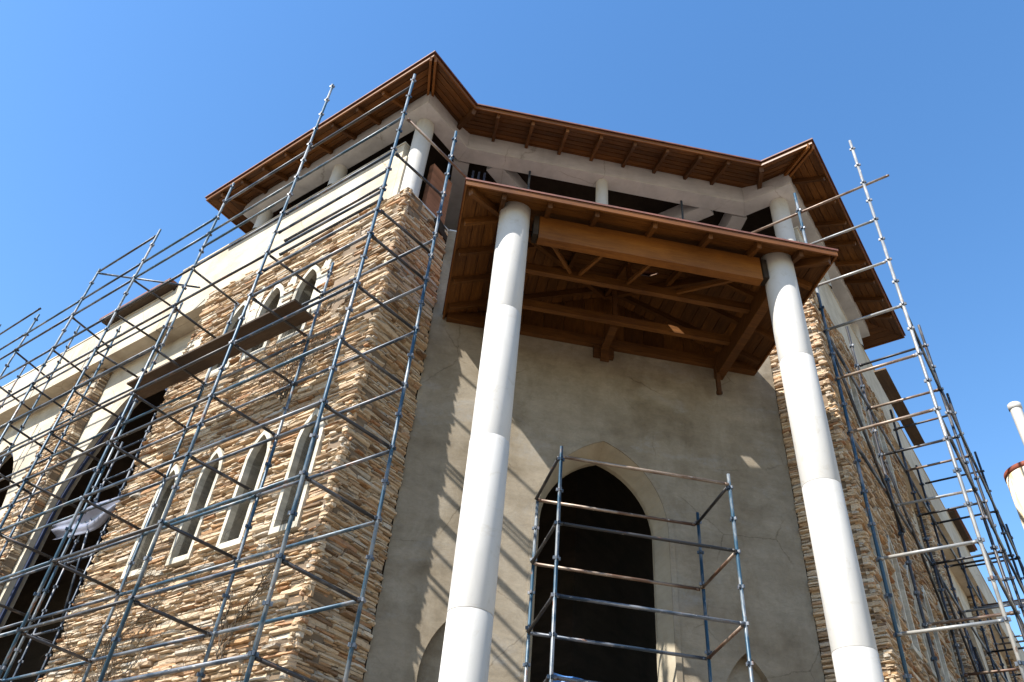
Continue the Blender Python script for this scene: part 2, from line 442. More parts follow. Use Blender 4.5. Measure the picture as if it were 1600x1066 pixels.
# patches of render smeared over the stone of the left pier
def patch(fr, u0, z0, u1, z1, out, name, mat, seed, n=26):
    rg = random.Random(seed); cu, cz = (u0 + u1) / 2, (z0 + z1) / 2; pts = []
    for i in range(n):
        a = 2 * math.pi * i / n; k = rg.uniform(.72, 1.05); ca, sa = math.cos(a), math.sin(a)
        pts.append((cu + (u1 - u0) / 2 * k * math.copysign(abs(ca) ** .7, ca), cz + (z1 - z0) / 2 * k * math.copysign(abs(sa) ** .7, sa)))
    return panel(fr, pts, [], out, .12, name, mat, church)
patch(FL, .85, 9.3, 1.5, 11.6, .028, 'render_patch', M['mortar'], 3)
patch(FL, 5.45, 9.75, 6.0, 10.75, .034, 'render_patch', M['surround'], 5)
patch(FL, 2.66, 9.6, 3.0, 11.25, .034, 'render_patch', M['surround'], 8)
patch(FL, 1.68, 9.5, 1.98, 11.2, .034, 'render_patch', M['surround'], 11)
patch(FL, 3.68, 10.0, 4.05, 11.3, .034, 'render_patch', M['surround'], 12)

# short returns
bw = panel(FRL, rect(.0, GZ, 1.275, SILL), [], -.07, .3, 'return_wall', M['mortar'], church)
stone_jobs.append((FRL, (-.03, 1.275), (GZ, SILL), [], bw, 'both'))
bw = panel(FRR, rect(.0, GZ, .97, 11.35), [], -.07, .3, 'return_wall', M['mortar'], church)
stone_jobs.append((FRR, (-.03, .97), (GZ, 11.35), [], bw, 'both'))
panel(FRR, rect(0, 11.36, .99, SILL), [], 0, .3, 'parapet', M['beam'], church)
# sills on top of the returns and centre wall
mb = MB(); mb.box(FRL.p(.02, SILL, -.02), FRL.u * 1.3, FRL.n * -.4, UP * .05); mb.build('sill', M['beam'], church)
mb = MB(); mb.box(FC.p(cL + .02, SILL, -.02), FC.u * (cR - cL - .04), FC.n * -.45, UP * .055); mb.build('sill', M['beam'], church)

# brick infill seen inside the left return opening, dark steel uprights beside it
mb = MB(); mb.box(FRL.p(.62, SILL + .06, -.12), FRL.u * .62, FRL.n * -.12, UP * 1.5); mb.build('brick_infill', M['brickred'], church)
for k in range(3):
    mb = MB(); mb.box(FC.p(cL + .28 + .13 * k, SILL + .06, -.2), FC.u * .05, FC.n * -.05, UP * 2.25); mb.build('steel_upright', M['darkblue'], church)

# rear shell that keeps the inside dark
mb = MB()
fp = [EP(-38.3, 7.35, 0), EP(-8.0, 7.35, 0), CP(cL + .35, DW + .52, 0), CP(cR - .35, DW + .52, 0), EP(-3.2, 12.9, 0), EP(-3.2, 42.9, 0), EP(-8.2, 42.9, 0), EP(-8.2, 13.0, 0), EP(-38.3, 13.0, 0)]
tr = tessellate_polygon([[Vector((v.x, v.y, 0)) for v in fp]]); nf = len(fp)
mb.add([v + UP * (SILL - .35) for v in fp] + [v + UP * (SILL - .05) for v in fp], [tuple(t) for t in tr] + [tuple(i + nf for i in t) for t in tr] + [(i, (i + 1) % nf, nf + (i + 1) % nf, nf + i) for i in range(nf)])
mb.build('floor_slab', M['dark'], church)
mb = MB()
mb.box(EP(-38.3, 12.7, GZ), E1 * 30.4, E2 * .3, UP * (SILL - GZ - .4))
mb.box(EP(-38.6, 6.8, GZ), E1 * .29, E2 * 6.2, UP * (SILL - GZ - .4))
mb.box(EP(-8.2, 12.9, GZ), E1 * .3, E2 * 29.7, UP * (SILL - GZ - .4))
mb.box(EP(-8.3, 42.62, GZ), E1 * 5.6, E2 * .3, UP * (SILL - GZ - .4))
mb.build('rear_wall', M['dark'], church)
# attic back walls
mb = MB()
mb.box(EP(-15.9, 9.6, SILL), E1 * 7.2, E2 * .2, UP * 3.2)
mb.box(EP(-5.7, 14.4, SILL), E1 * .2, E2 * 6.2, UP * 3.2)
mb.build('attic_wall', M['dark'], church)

# ---- ring beam
def isect(p, d, q, e):
    det = d.x * (-e.y) + e.x * d.y
    w = q - p; t = (w.x * (-e.y) + e.x * w.y) / det
    return p + d * t
def offset_poly(lines, offs):
    """lines: (point, dir, outward normal) in order; returns mitred corner points between neighbours"""
    out = []
    for (p, d, n), (q, e, k) in zip(lines[:-1], lines[1:]):
        out.append(isect(p + n * offs, d, q + k * offs, e))
    return out
L = [(P1, dL, -dR), (P1, dR, -dL), (dB * DW, dC, -dB), (P2, dL, -dR), (P2, dR, -dL)]
def ring_pts(o, ulen=5.85):
    c = offset_poly(L, o)
    return [P1 + dL * ulen - dR * o] + c + [P2 + dR * ulen + (-dL) * o]
a_out = ring_pts(.20); a_in = ring_pts(-.19)
zb = UP * (BB + EYE); zt = UP * (BT + EYE)
for i in range(5):
    mb = MB()
    q = [a_out[i], a_out[i + 1], a_in[i + 1], a_in[i]]
    # a hair of gap keeps neighbouring segments apart
    d = (q[1] - q[0]).normalized() * .002
    q = [q[0] + d, q[1] - d, q[2] - d, q[3] + d]
    mb.add([v + zb for v in q] + [v + zt for v in q], [(0, 1, 2, 3), (7, 6, 5, 4), (0, 4, 5, 1), (1, 5, 6, 2), (2, 6, 7, 3), (3, 7, 4, 0)])
    mb.build('ring_beam', M['beam'], church)
# inner tie beams behind the corners
for p, d in ((A0 + dB * .25, dL * -.0 + dB), (B0 + dB * .25, dB)):
    mb = MB(); s_ = d.cross(UP).normalized()
    mb.box(p - s_ * .18 + UP * (BB + .03 + EYE), d * 3.2, s_ * .36, UP * .5); mb.build('tie_beam', M['beam'], church)
for p, d in ((CP(.5, DW + .2, BB + .02), dR), (CP(5.7, DW + .2, BB + .02), dL)):
    mb = MB(); s_ = d.cross(UP).normalized()
    mb.box(p - s_ * .18, d * 3.4, s_ * .36, UP * .42); mb.build('tie_beam', M['beam'], church)

# ---- short white columns between sill and ring beam
def stub(p, r, z0, z1):
    mb = MB(); mb.lathe(p, [(r, z0 + EYE), (r, z1 + EYE)], 28); mb.build('attic_column', M['column'], church, smooth=True)
diag = (dR + dL).normalized()
stub(P1 + dR * .24 + dL * .24, .2, SILL, BB)
stub(P2 + dR * .24 + dL * .24, .2, SILL, BB)
for u in (2.72, 5.28):
    stub(FL.p(u, -EYE, -.115), .165, 13.95, BB); stub(FR.p(u, -EYE, -.115), .165, 13.95, BB)
stub(dC * 3.03 + dB * (DW + .04), .14, SILL + .05, BB)
for c in (1.35, 4.95):
    mb = MB(); mb.tube(CP(c, DW + .1, SILL + .05), CP(c, DW + .1, BB), .025, 8); mb.build('steel_upright', M['ledger'], church)

# ---- main roof: boarded eaves, rafters, fascia, covering
OV = .92; ZE = 14.75; TS = math.tan(R(24))
RL = [(P1, dR * 0 + dL, -dR), (P1, dR, -dL), (dB * (DW - .28), dC, -dB), (P2, dL, -dR), (P2, dR, -dL), (EP(0, 18.0, -EYE), dL, dR), (EP(-13.5, 0, -EYE), dR, dL)]
def roof_loop(o):
    # o: distance outside the wall lines; closed loop
    Lc = RL + [RL[0]]
    pts = []
    for (p, d, n), (q, e, k) in zip(Lc[:-1], Lc[1:]):
        pts.append(isect(p + n * o, d, q + k * o, e))
    return [pts[-1]] + pts[:-1]      # starts at the left end corner
W = .155
loops = [roof_loop(OV - W * i) for i in range(0, 9)]
def zz(i): return UP * (ZE + W * i * TS + EYE)
roof = empty('main_roof', (0, 0, 0)); roof.parent = church; roof.location = -church.location
NE = len(loops[0])
for e in range(NE):
    j = (e + 1) % NE
    for i in range(8):
        a, b = loops[i][e], loops[i][j]; c, d = loops[i + 1][j], loops[i + 1][e]
        di = (b - a).normalized(); g = (d - a); g = (g - di * g.dot(di)).normalized() * .006
        q = [a + g + zz(i), b + g + zz(i), c - g + zz(i + 1), d - g + zz(i + 1)]
        up_ = UP * .022
        ln = (b - a).length; r0 = random.random() * 7
        uv = [(r0, 0), (r0 + ln, 0), (r0 + ln, .15), (r0, .15)] * 2
        mb = MB(); mb.add(q + [v + up_ for v in q], [(0, 1, 2, 3)[::-1], (4, 5, 6, 7), (0, 1, 5, 4), (1, 2, 6, 5), (2, 3, 7, 6), (3, 0, 4, 7)], random.random(), uv)
        mb.build('soffit_board', M['wood'], roof)
    # fascia
    a, b = loops[0][e], loops[0][j]
    di = (b - a).normalized(); n = di.cross(UP).normalized()
    mid = (a + b) / 2; cen = E1 * -8 + E2 * 12
    if n.dot(mid - cen) < 0: n = -n
    # mitre: offset corners outward
mb_loopo = roof_loop(OV + .03)
for e in range(NE):
    j = (e + 1) % NE
    a, b, c, d = loops[0][e], loops[0][j], mb_loopo[j], mb_loopo[e]
    q = [a, b, c, d]; z0 = UP * (ZE - .03 + EYE); z1 = UP * (ZE + .062 + EYE); ln = (b - a).length
    uv = [(0, 0), (ln, 0), (ln, .03), (0, .03), (0, .15), (ln, .15), (ln, .18), (0, .18)]
    mb = MB(); mb.add([v + z0 for v in q] + [v + z1 for v in q], [(0, 1, 2, 3), (4, 7, 6, 5), (0, 4, 5, 1), (1, 5, 6, 2), (2, 6, 7, 3), (3, 7, 4, 0)], .5, uv)
    mb.build('fascia_board', M['fascia'], roof)
# covering: eave drip, slopes, apex
mb = MB()
o0 = roof_loop(OV + .07); o1 = roof_loop(OV - W * 8)
zc0 = UP * (ZE + .064 + EYE); zc1 = UP * (ZE + W * 8 * TS + .06 + EYE)
vs = [v + zc0 for v in o0] + [v + zc0 + UP * .035 for v in o0] + [v + zc1 for v in o1] + [EP(-8.0, 12.2, 17.9)] + [v + zc1 - UP * .02 for v in o1]
fs = []
for e in range(NE):
    j = (e + 1) % NE
    fs += [(e, j, NE + j, NE + e), (NE + e, NE + j, 2 * NE + j, 2 * NE + e), (2 * NE + e, 2 * NE + j, 3 * NE), (e, 3 * NE + 1 + e, 3 * NE + 1 + j, j)]
mb.add(vs, fs); mb.build('roof_covering', M['tile'], roof)
# ceiling over the attic
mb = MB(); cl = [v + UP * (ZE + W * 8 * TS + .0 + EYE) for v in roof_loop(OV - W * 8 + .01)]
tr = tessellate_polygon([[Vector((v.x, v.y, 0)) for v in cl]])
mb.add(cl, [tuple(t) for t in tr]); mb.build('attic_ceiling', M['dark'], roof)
# rafters
def rafter(p, inward, length, w=.07, h=.11, z0=ZE):
    a = p + inward * .02 + UP * (z0 + EYE + .02 * TS - .003); b = p + inward * length + UP * (z0 + EYE + length * TS - .003)
    mb = MB(); mb.bar(a, b, w, h, tint=random.random()); mb.build('rafter', M['wood'], roof)
def run(i0, i1, inward, step, first, last_gap):
    a, b = loops[0][i0], loops[0][i1]; d = (b - a); ln = d.length; d.normalize(); t = first
    while t < ln - last_gap:
        rafter(a + d * t, inward, 1.22); t += step
run(0, 1, dR, .76, .5, .7)
run(4, 5, dL, .76, 1.0, .4)
for c in (.40, 1.17, 1.94, 2.70, 3.46, 4.20, 4.95, 5.60):
    rafter(dC * c + dB * (DW - .28 - OV), dB, 1.22)
for e, sgn in ((1, 1), (4, 1)):     # doubled hip rafters at the two pier corners
    a = loops[0][e]; b = loops[8][e]; sd = (b - a).cross(UP).normalized()
    for k in (-1, 1):
        mb = MB(); mb.bar(a + sd * k * .05 + UP * (ZE + EYE - .004), b + sd * k * .05 + zz(8) - UP * .004, .05, .11, tint=.8); mb.build('hip_rafter', M['fascia'], roof)
for e in (2, 3):
    a = loops[0][e]; b = loops[8][e]
    mb = MB(); mb.bar(a + UP * (ZE + EYE - .004), b + zz(8) - UP * .004, .09, .15, tint=.2); mb.build('valley_rafter', M['wood'], roof)

# small boarded canopies standing on the wing parapets
for fr, u0, u1 in ((FL, 8.0, 11.0), (FR, 14.0, 17.2)):
    mb = MB(); mb.box(fr.p(u0, 13.3, .2), fr.u * (u1 - u0), fr.n * -.75, UP * .05, .1); mb.build('canopy_board', M['ply'], church)
    mb = MB(); mb.box(fr.p(u0 - .05, 13.352, .27), fr.u * (u1 - u0 + .1), fr.n * -1.0, UP * .06); mb.build('canopy_cover', M['tile'], church)
    mb = MB(); mb.box(fr.p(u0 + .05, 13.225, -.05), fr.u * (u1 - u0 - .1), fr.n * -.2, UP * .07, .9); mb.build('canopy_plate', M['fascia'], church)

# ---- porch on two tall columns
porch = empty('porch_roof', (0, 0, 0)); porch.parent = church; porch.location = -church.location
PW, PB, PE = 6.06, 8.0, 9.76
PS = math.tan(R(22)); S = .2
def pz(d): return PE + d * PS
def quadplank(q, tint):
    ln = (q[1] - q[0]).length; r0 = random.random() * 7
    uv = [(r0, 0), (r0 + ln, 0), (r0 + ln, .2), (r0, .2)] * 2
    mb = MB(); mb.add(q + [v + UP * .022 for v in q], [(3, 2, 1, 0), (4, 5, 6, 7), (0, 1, 5, 4), (1, 2, 6, 5), (2, 3, 7, 6), (3, 0, 4, 7)], tint, uv)
    mb.build('soffit_board', M['wood'], porch)
g = .006
for i in range(15):
    d0, d1 = i * S + g, (i + 1) * S - g
    if i == 9:      # a board is broken away here and lets a little sun through
        quadplank([CP(d0, PB + d0, pz(d0)), CP(3.36, PB + d0, pz(d0)), CP(3.33, PB + d1, pz(d1)), CP(d1, PB + d1, pz(d1))], random.random())
        quadplank([CP(3.72, PB + d0, pz(d0)), CP(PW - d0, PB + d0, pz(d0)), CP(PW - d1, PB + d1, pz(d1)), CP(3.60, PB + d1, pz(d1))], random.random())
    else:
        quadplank([CP(d0, PB + d0, pz(d0)), CP(PW - d0, PB + d0, pz(d0)), CP(PW - d1, PB + d1, pz(d1)), CP(d1, PB + d1, pz(d1))], random.random())
    quadplank([CP(d0, DW - .004, pz(d0)), CP(d0, PB + d0, pz(d0)), CP(d1, PB + d1, pz(d1)), CP(d1, DW - .004, pz(d1))], random.random())
    quadplank([CP(PW - d0, PB + d0, pz(d0)), CP(PW - d0, DW - .004, pz(d0)), CP(PW - d1, DW - .004, pz(d1)), CP(PW - d1, PB + d1, pz(d1))], random.random())
# covering
mb = MB(); h = .058; x = .045
P = [CP(-x, PB - x, PE + h), CP(PW + x, PB - x, PE + h), CP(PW + x, DW - .006, PE + h), CP(-x, DW - .006, PE + h), CP(3.05, PB + 3.05, pz(3.05) + .1), CP(3.05, DW - .006, pz(3.05) + .1)]
T = [v + UP * .035 for v in P]
mb.add(P + T, [(9, 6, 10, 11), (7, 8, 11, 10), (0, 6, 7, 1)[::-1], (0, 3, 9, 6)[::-1], (1, 7, 8, 2)[::-1], (3, 0, 4, 5), (1, 2, 5, 4)])
def onslope(c, b, tri):      # point of the front slope at plan position c, b
    k = (b - (PB - x)) / (3.05 + x); z = tri[0].z + k * (tri[2].z - tri[0].z)
    return Vector((dC * c + dB * b).to_tuple()[:2] + (z,))
hole = [(3.38, 9.79), (3.70, 9.80), (3.62, 9.93), (3.36, 9.95)]
for tri, fl in (((P[0], P[1], P[4]), True), ((T[0], T[1], T[4]), False)):
    pts = list(tri) + [onslope(c, b, tri) for c, b in hole]
    tt = tessellate_polygon([[Vector((v.x, v.y, 0)) for v in pts[:3]], [Vector((v.x, v.y, 0)) for v in pts[3:]]])
    mb.add(pts, [tuple(t) for t in tt])
mb.build('roof_covering', M['tile'], porch)
# fascia boards
for q0, q1, n in ((CP(0, PB, 0), CP(PW, PB, 0), -dB), (CP(0, DW - .01, 0), CP(0, PB - .028, 0), -dC), (CP(PW, PB - .028, 0), CP(PW, DW - .01, 0), dC)):
    mb = MB(); mb.box(q0 + UP * (PE - .05), q1 - q0, n * .028, UP * .105, .4); mb.build('fascia_board', M['fascia'], porch)
def pbar(name, p, q, w, hgt, mat='wood', tint=None):
    mb = MB(); mb.bar(p, q, w, hgt, tint=random.random() if tint is None else tint); mb.build(name, M[mat], porch)
for c in (.60, 1.34, 2.10, 3.05, 3.97, 4.79, 5.5):
    dm = min(c, PW - c) - .06
    pbar('rafter', CP(c, PB + .03, pz(.03) - .004), CP(c, PB + dm, pz(dm) - .004), .07, .12)
for b in (8.75, 9.45, 10.15, 10.85):
    dm = min(b - PB, 3.0) - .08
    pbar('rafter', CP(.03, b, pz(.03) - .004), CP(dm, b, pz(dm) - .004), .07, .12)
    pbar('rafter', CP(PW - .03, b, pz(.03) - .004), CP(PW - dm, b, pz(dm) - .004), .07, .12)
pbar('hip_rafter', CP(.05, PB + .05, pz(.05) - .006), CP(3.0, PB + 3.0, pz(3.0) - .006), .08, .16)
pbar('hip_rafter', CP(PW - .05, PB + .05, pz(.05) - .006), CP(PW - 3.0, PB + 3.0, pz(3.0) - .006), .08, .16)
# beams
mb = MB(); mb.box(CP(1.24, 8.42, 9.32), dC * 3.72, dB * .16, UP * .5, .75); mb.build('front_beam', M['fascia'], porch)
for c in (1.15, 4.98):
    mb = MB(); mb.box(CP(c, 8.40, 9.36), dC * .08, dB * .2, UP * .42); mb.build('beam_shoe', M['dark'], porch)
for c in (.76, 5.23):
    mb = MB(); mb.box(CP(c, 8.8, 9.42), dC * .16, dB * (DW - 8.81), UP * .36, .3); mb.build('side_beam', M['wood'], porch)
mb = MB(); mb.box(CP(.05, DW - .12, 9.66), dC * 6.0, dB * .11, UP * .2, .3); mb.build('wall_plate', M['wood'], porch)
for k in range(14):      # boards closing the triangle against the wall
    c0_ = .30 + k * .395; c1_ = c0_ + .385; d0_ = min(c0_, PW - c0_); d1_ = min(c1_, PW - c1_)
    mb = MB(); f_ = [CP(c0_, DW - .05, 9.865), CP(c1_, DW - .05, 9.865), CP(c1_, DW - .05, pz(d1_) - .01), CP(c0_, DW - .05, pz(d0_) - .01)]
    mb.add(f_ + [v + dB * .03 for v in f_], [(0, 1, 2, 3), (7, 6, 5, 4), (0, 3, 7, 4), (1, 5, 6, 2), (0, 4, 5, 1), (2, 6, 7, 3)], random.random(), [(0, 0), (0, .38), (1, .38), (1, 0)] * 2)
    mb.build('gable_board', M['wood'], porch)
for b, z0 in ((9.45, 9.62), (10.35, 9.62)):
    mb = MB(); mb.box(CP(.93, b, z0), dC * 4.29, dB * .1, UP * .16, .6); mb.build('cross_beam', M['wood'], porch)
for c in (3.05,):     # struts from the cross beams up to the rafters, king post in the middle
    for b in (9.5, 10.4):
        dm = min(b - PB, c, PW - c)
        mb = MB(); mb.box(CP(c - .04, b - .04, 9.785), dC * .08, dB * .08, UP * (pz(dm) - 9.79), .5); mb.build('king_post', M['wood'], porch)
for c0, c1 in ((1.5, 2.0), (2.35, 2.15), (3.15, 3.0), (4.6, 3.9)):
    pbar('brace', CP(c0, 8.6, 9.45), CP(c1, 9.45, 9.75), .05, .06, 'wood', .9)
mb = MB(); mb.box(CP(2.98, 10.45, 9.56), dC * .14, dB * .74, UP * .06, .2); mb.build('centre_bracket', M['wood'], porch)
mb = MB(); mb.box(CP(2.86, DW - .1, 9.42), dC * .38, dB * .09, UP * .235, .2); mb.box(CP(2.97, DW - .16, 9.28), dC * .16, dB * .05, UP * .3, .2); mb.build('wall_bracket', M['wood'], porch)
mb = MB(); mb.box(CP(5.19, DW - .2, 9.0), dC * .07, dB * .07, UP * .55, .1); mb.lathe(CP(5.225, DW - .165, 9.0), [(.0, -.07), (.06, -.04), (.06, .0), (.0, .02)], 10, .1); mb.build('hanging_post', M['wood'], porch)

# tall columns, cast in drums
def tall_column(c, joints, top):
    ce = dC * c + dB * 8.5; r = .253
    shaft = MB(); shaft.lathe(ce, [(r - .03, 0), (r - .03, top + EYE - .01)], 24)
    s_ = shaft.build('porch_column', M['column'], church, smooth=True)
    zs = [GZ] + joints + [top]
    for a, b in zip(zs[:-1], zs[1:]):
        dr = random.uniform(-.003, .003)
        mb = MB(); mb.lathe(ce, [(r - .028, a + EYE + .002), (r - .002 + dr, a + EYE + .0015), (r + dr, a + EYE + .006), (r + dr, b + EYE - .006), (r - .002 + dr, b + EYE - .0015), (r - .028, b + EYE - .002)], 72)
        mb.build('drum', M['column'], s_, smooth=True)
tall_column(.839, [1.1, 3.23, 5.44, 7.62], 9.97)
tall_column(5.31, [1.2, 3.43, 5.6, 7.73], 9.97)

# ------------------------------------------------------------------ stone cladding
def stone_geo(fr, u0, u1, z0, z1, out, tint, proud0=-.07):
    """one split stone: back face at proud0, chamfered uneven front at about out"""
    j = lambda s: random.uniform(-s, s)
    h = z1 - z0; w = u1 - u0; jz = min(.18 * h, .016); e = min(.22 * h, .018)
    sl = j(.012)
    b = [(u0, z0), (u1, z0 + sl), (u1, z1 + sl), (u0, z1)]
    mid = [(u + j(.006), z + j(jz)) for u, z in b]
    zm = (z0 + z1) / 2; um = u0 + w * random.uniform(.35, .65)
    f = [(u0 + e + abs(j(.015)), z0 + e), (um, z0 + e * .6 + j(jz)), (u1 - e - abs(j(.015)), z0 + e + sl), (u1 - e - abs(j(.02)), z1 - e + sl), (um + j(.04), z1 - e * .6 + j(jz)), (u0 + e, z1 - e)]
    vs = [fr.p(u, z, proud0) for u, z in b] + [fr.p(u, z, out * .55 - .022 + j(.006)) for u, z in mid] + [fr.p(u, z, out + j(.013)) for u, z in f]
    fs = [(0, 1, 5, 4), (1, 2, 6, 5), (2, 3, 7, 6), (3, 0, 4, 7),
          (4, 5, 10, 9, 8), (5, 6, 11, 10), (6, 7, 13, 12, 11), (7, 4, 8, 13), (8, 9, 12, 13), (9, 10, 11, 12)]
    # orientation: u x z relative to n
    if fr.u.cross(UP).dot(fr.n) < 0: fs = [q[::-1] for q in fs]
    return vs, fs, tint

def project(p):
    q = p - Vector((0, 0, EYE)); c = q.dot(fwd)
    if c < .1: return None
    return (800 + 1239.8 * q.dot(rt) / c, 533 - 1239.8 * q.dot(upv) / c, c)
cand = []
for fr, ur, zr, spans, bw, mode in stone_jobs:
    z = zr[0]; 
    while z < zr[1] - .02:
        big = random.random()
        hgt = random.uniform(.030, .056) if big < .80 else random.uniform(.056, .10)
        if mode == 'small': hgt *= 1.15
        z1 = min(z + hgt, zr[1])
        if zr[1] - z1 < .03: z1 = zr[1]
        zm0, zm1 = z, z1
        # free intervals of this course
        iv = [(ur[0] + (random.uniform(-.05, .03) if mode == 'both' else random.uniform(0, .03)), ur[1])]
        for (c, hw, a0, zs_, zt_) in spans:
            hwz = max(arch_half(hw, a0, zs_, zt_, zm0 + .005), arch_half(hw, a0, zs_, zt_, zm1 - .005))
            if hwz > 0:
                nv = []
                for (a, b) in iv:
                    if c + hwz <= a or c - hwz >= b: nv.append((a, b)); continue
                    if c - hwz > a + .03: nv.append((a, c - hwz))
                    if c + hwz < b - .03: nv.append((c + hwz, b))
                iv = nv
        for (a, b) in iv:
            u = a
            while u < b - .02:
                ln = min(hgt * random.uniform(3, 11), .7)
                if b - (u + ln) < .12: ln = b - u
                gap = .004
                k = random.random()
                # now and then two thin stones fill one course
                out = random.uniform(-.03, .06) if mode == 'both' else random.uniform(-.02, .03)
                if random.random() < .07: out += .03
                if hgt > .08 and k < .35:
                    zsplit = z + (z1 - z) * random.uniform(.35, .65)
                    parts_ = [(z, zsplit), (zsplit, z1)]
                else: parts_ = [(z, z1)]
                for (za, zb_) in parts_:
                    tint = random.random()
                    cand.append((fr, u + gap / 2, u + ln - gap / 2, za + .002, zb_ - .002, out + random.uniform(-.01, .01), tint, bw))
                u += ln
        z = z1
scored = []
for i, s in enumerate(cand):
    fr, u0, u1, z0, z1, out, tint, bw = s
    p = [project(fr.p(u, z_, out)) for u, z_ in ((u0, z0), (u1, z0), (u1, z1), (u0, z1))]
    sc = 0
    if all(p):
        cx = sum(q[0] for q in p) / 4; cy = sum(q[1] for q in p) / 4
        if 0 < cx < 1600 and 0 < cy < 1066:
            sc = abs(sum(p[k][0] * p[(k + 1) % 4][1] - p[(k + 1) % 4][0] * p[k][1] for k in range(4))) / 2
            if fr is FR or (fr.n - FR.n).length < .01: sc *= .5
    scored.append((sc, i))
scored.sort(reverse=True)
single = set(i for sc, i in scored[:300])
rest = {}
for i, s in enumerate(cand):
    fr, u0, u1, z0, z1, out, tint, bw = s
    vs, fs, t = stone_geo(fr, u0, u1, z0, z1, out, tint)
    if i in single:
        mb = MB(); mb.add(vs, fs, t); mb.build('stone', M['stone'], bw)
    else:
        rest.setdefault(bw.name, (bw, MB()))[1].add(vs, fs, t)
for bw, mb in rest.values():
    mb.build('stone_cladding', M['stone'], bw, kind='stuff')

# ------------------------------------------------------------------ scaffolding
TR = .0246
mesh_cache = {}
def tube_mesh(kind, ln):
    key = (kind, round(ln, 2))
    if key in mesh_cache: return mesh_cache[key]
    ln = key[1]; mb = MB()
    Z0 = Vector((0, 0, 0)); Z1 = Vector((0, 0, ln))
    if kind == 'standard':
        mb.tube(Z0, Z1, TR, 12)
    else:
        mb.tube(Vector((0, 0, .03)), Vector((0, 0, ln - .03)), TR * (1.0 if kind == 'ledger' else .95), 10)
        for e in (.03, ln - .03):      # wedge heads
            mb.box(Vector((-.026, -.019, e - .03)), Vector((.052, 0, 0)), Vector((0, .038, 0)), Vector((0, 0, .06)))
    me = mb.mesh(kind); me.polygons.foreach_set('use_smooth', [len(p.vertices) == 4 for p in me.polygons])
    mesh_cache[key] = me; return me
def clips_mesh(zs):
    key = ('clips', tuple(round(z, 2) for z in zs))
    if key in mesh_cache: return mesh_cache[key]
    mb = MB()
    for z in zs:
        for k in range(4):
            a = k * math.pi / 2 + math.pi / 4
            d = Vector((math.cos(a), math.sin(a), 0)); s_ = Vector((-d.y, d.x, 0))
            o = d * (TR * .9) + Vector((0, 0, z - .022)); wv = s_ * .017; dv = d * .030; hv = Vector((0, 0, .044))
            # a V pressing: a small open wedge pocket, wide at the tube and closed at its nose
            mb.add([o - wv, o + wv, o + dv + wv * .45, o + dv - wv * .45, o - wv + hv, o + wv + hv, o + dv + wv * .6 + hv, o + dv - wv * .6 + hv],
                   [(0, 3, 2, 1), (0, 4, 7, 3), (1, 2, 6, 5), (2, 3, 7, 6), (4, 5, 6, 7)])
    me = mb.mesh('pressing'); mesh_cache[key] = me; return me
def place(name, kind, p, q, mat, parent, roll=0):
    d = q - p; ln = d.length
    rot = d.to_track_quat('Z', 'Y').to_matrix().to_4x4()
    Mx = Matrix.Translation(p) @ rot @ Matrix.Rotation(roll, 4, 'Z')
    me = tube_mesh(kind, ln)
    key = me.name + mat
    if key not in mesh_cache:
        m2 = me if not me.materials else me.copy()
        if not m2.materials: m2.materials.append(M[mat])
        else: m2.materials[0] = M[mat]
        mesh_cache[key] = m2
    o = bpy.data.objects.new(name, mesh_cache[key]); col.objects.link(o); o.parent = parent
    o.matrix_basis = Matrix.Translation(-parent.location) @ Mx
    return o
def standard(parent, base, top, phase, az=0, mat='standard'):
    """vertical tube with pressings every half metre; phase = height (scene z) of one pressing"""
    lean = Vector((random.uniform(-.004, .004), random.uniform(-.004, .004), 0))
    b = base + UP * .05; t = Vector((base.x, base.y, top)) + lean * (top - 0)
    o = place('standard', 'standard', b, t, mat, parent, az)
    zs = []; z = phase
    while z > .4: z -= .5
    z += .5
    while z < top - .04: zs.append(z - b.z); z += .5
    far = (b - parent.location).dot(dL) > 5.5 and parent.name == 'scaffold'
    if far:
        me = clips_mesh(zs)
        if not me.materials: me.materials.append(M['transom'])
        c = bpy.data.objects.new('pressings', me); col.objects.link(c); c.parent = o; c['kind'] = 'stuff'
    else:
        me = clips_mesh([0.0])
        if not me.materials: me.materials.append(M['ledger'])
        for z_ in zs:
            if z_ + b.z < 3.2: continue
            c = bpy.data.objects.new('pressing', me); col.objects.link(c); c.parent = o; c.matrix_basis = Matrix.Translation((0, 0, z_))
    mb = mesh_cache.get('foot')
    if mb is None:
        fb = MB(); fb.box(Vector((-.08, -.08, -.05)), Vector((.16, 0, 0)), Vector((0, .16, 0)), Vector((0, 0, .012))); fb.tube(Vector((0, 0, -.04)), Vector((0, 0, .1)), .017, 8)
        mb = mesh_cache['foot'] = fb.mesh('foot'); mb.materials.append(M['transom'])
    f = bpy.data.objects.new('foot', mb); col.objects.link(f); f.parent = o
    return o
jit = lambda s=.006: Vector((random.uniform(-s, s), random.uniform(-s, s), random.uniform(-s, s)))
def horiz(parent, p, q, kind, mat):
    d = (q - p).normalized() * .02
    place(kind, 'ledger' if kind != 'transom' else 'transom', p + d + jit(), q - d + jit(), mat, parent, random.random())

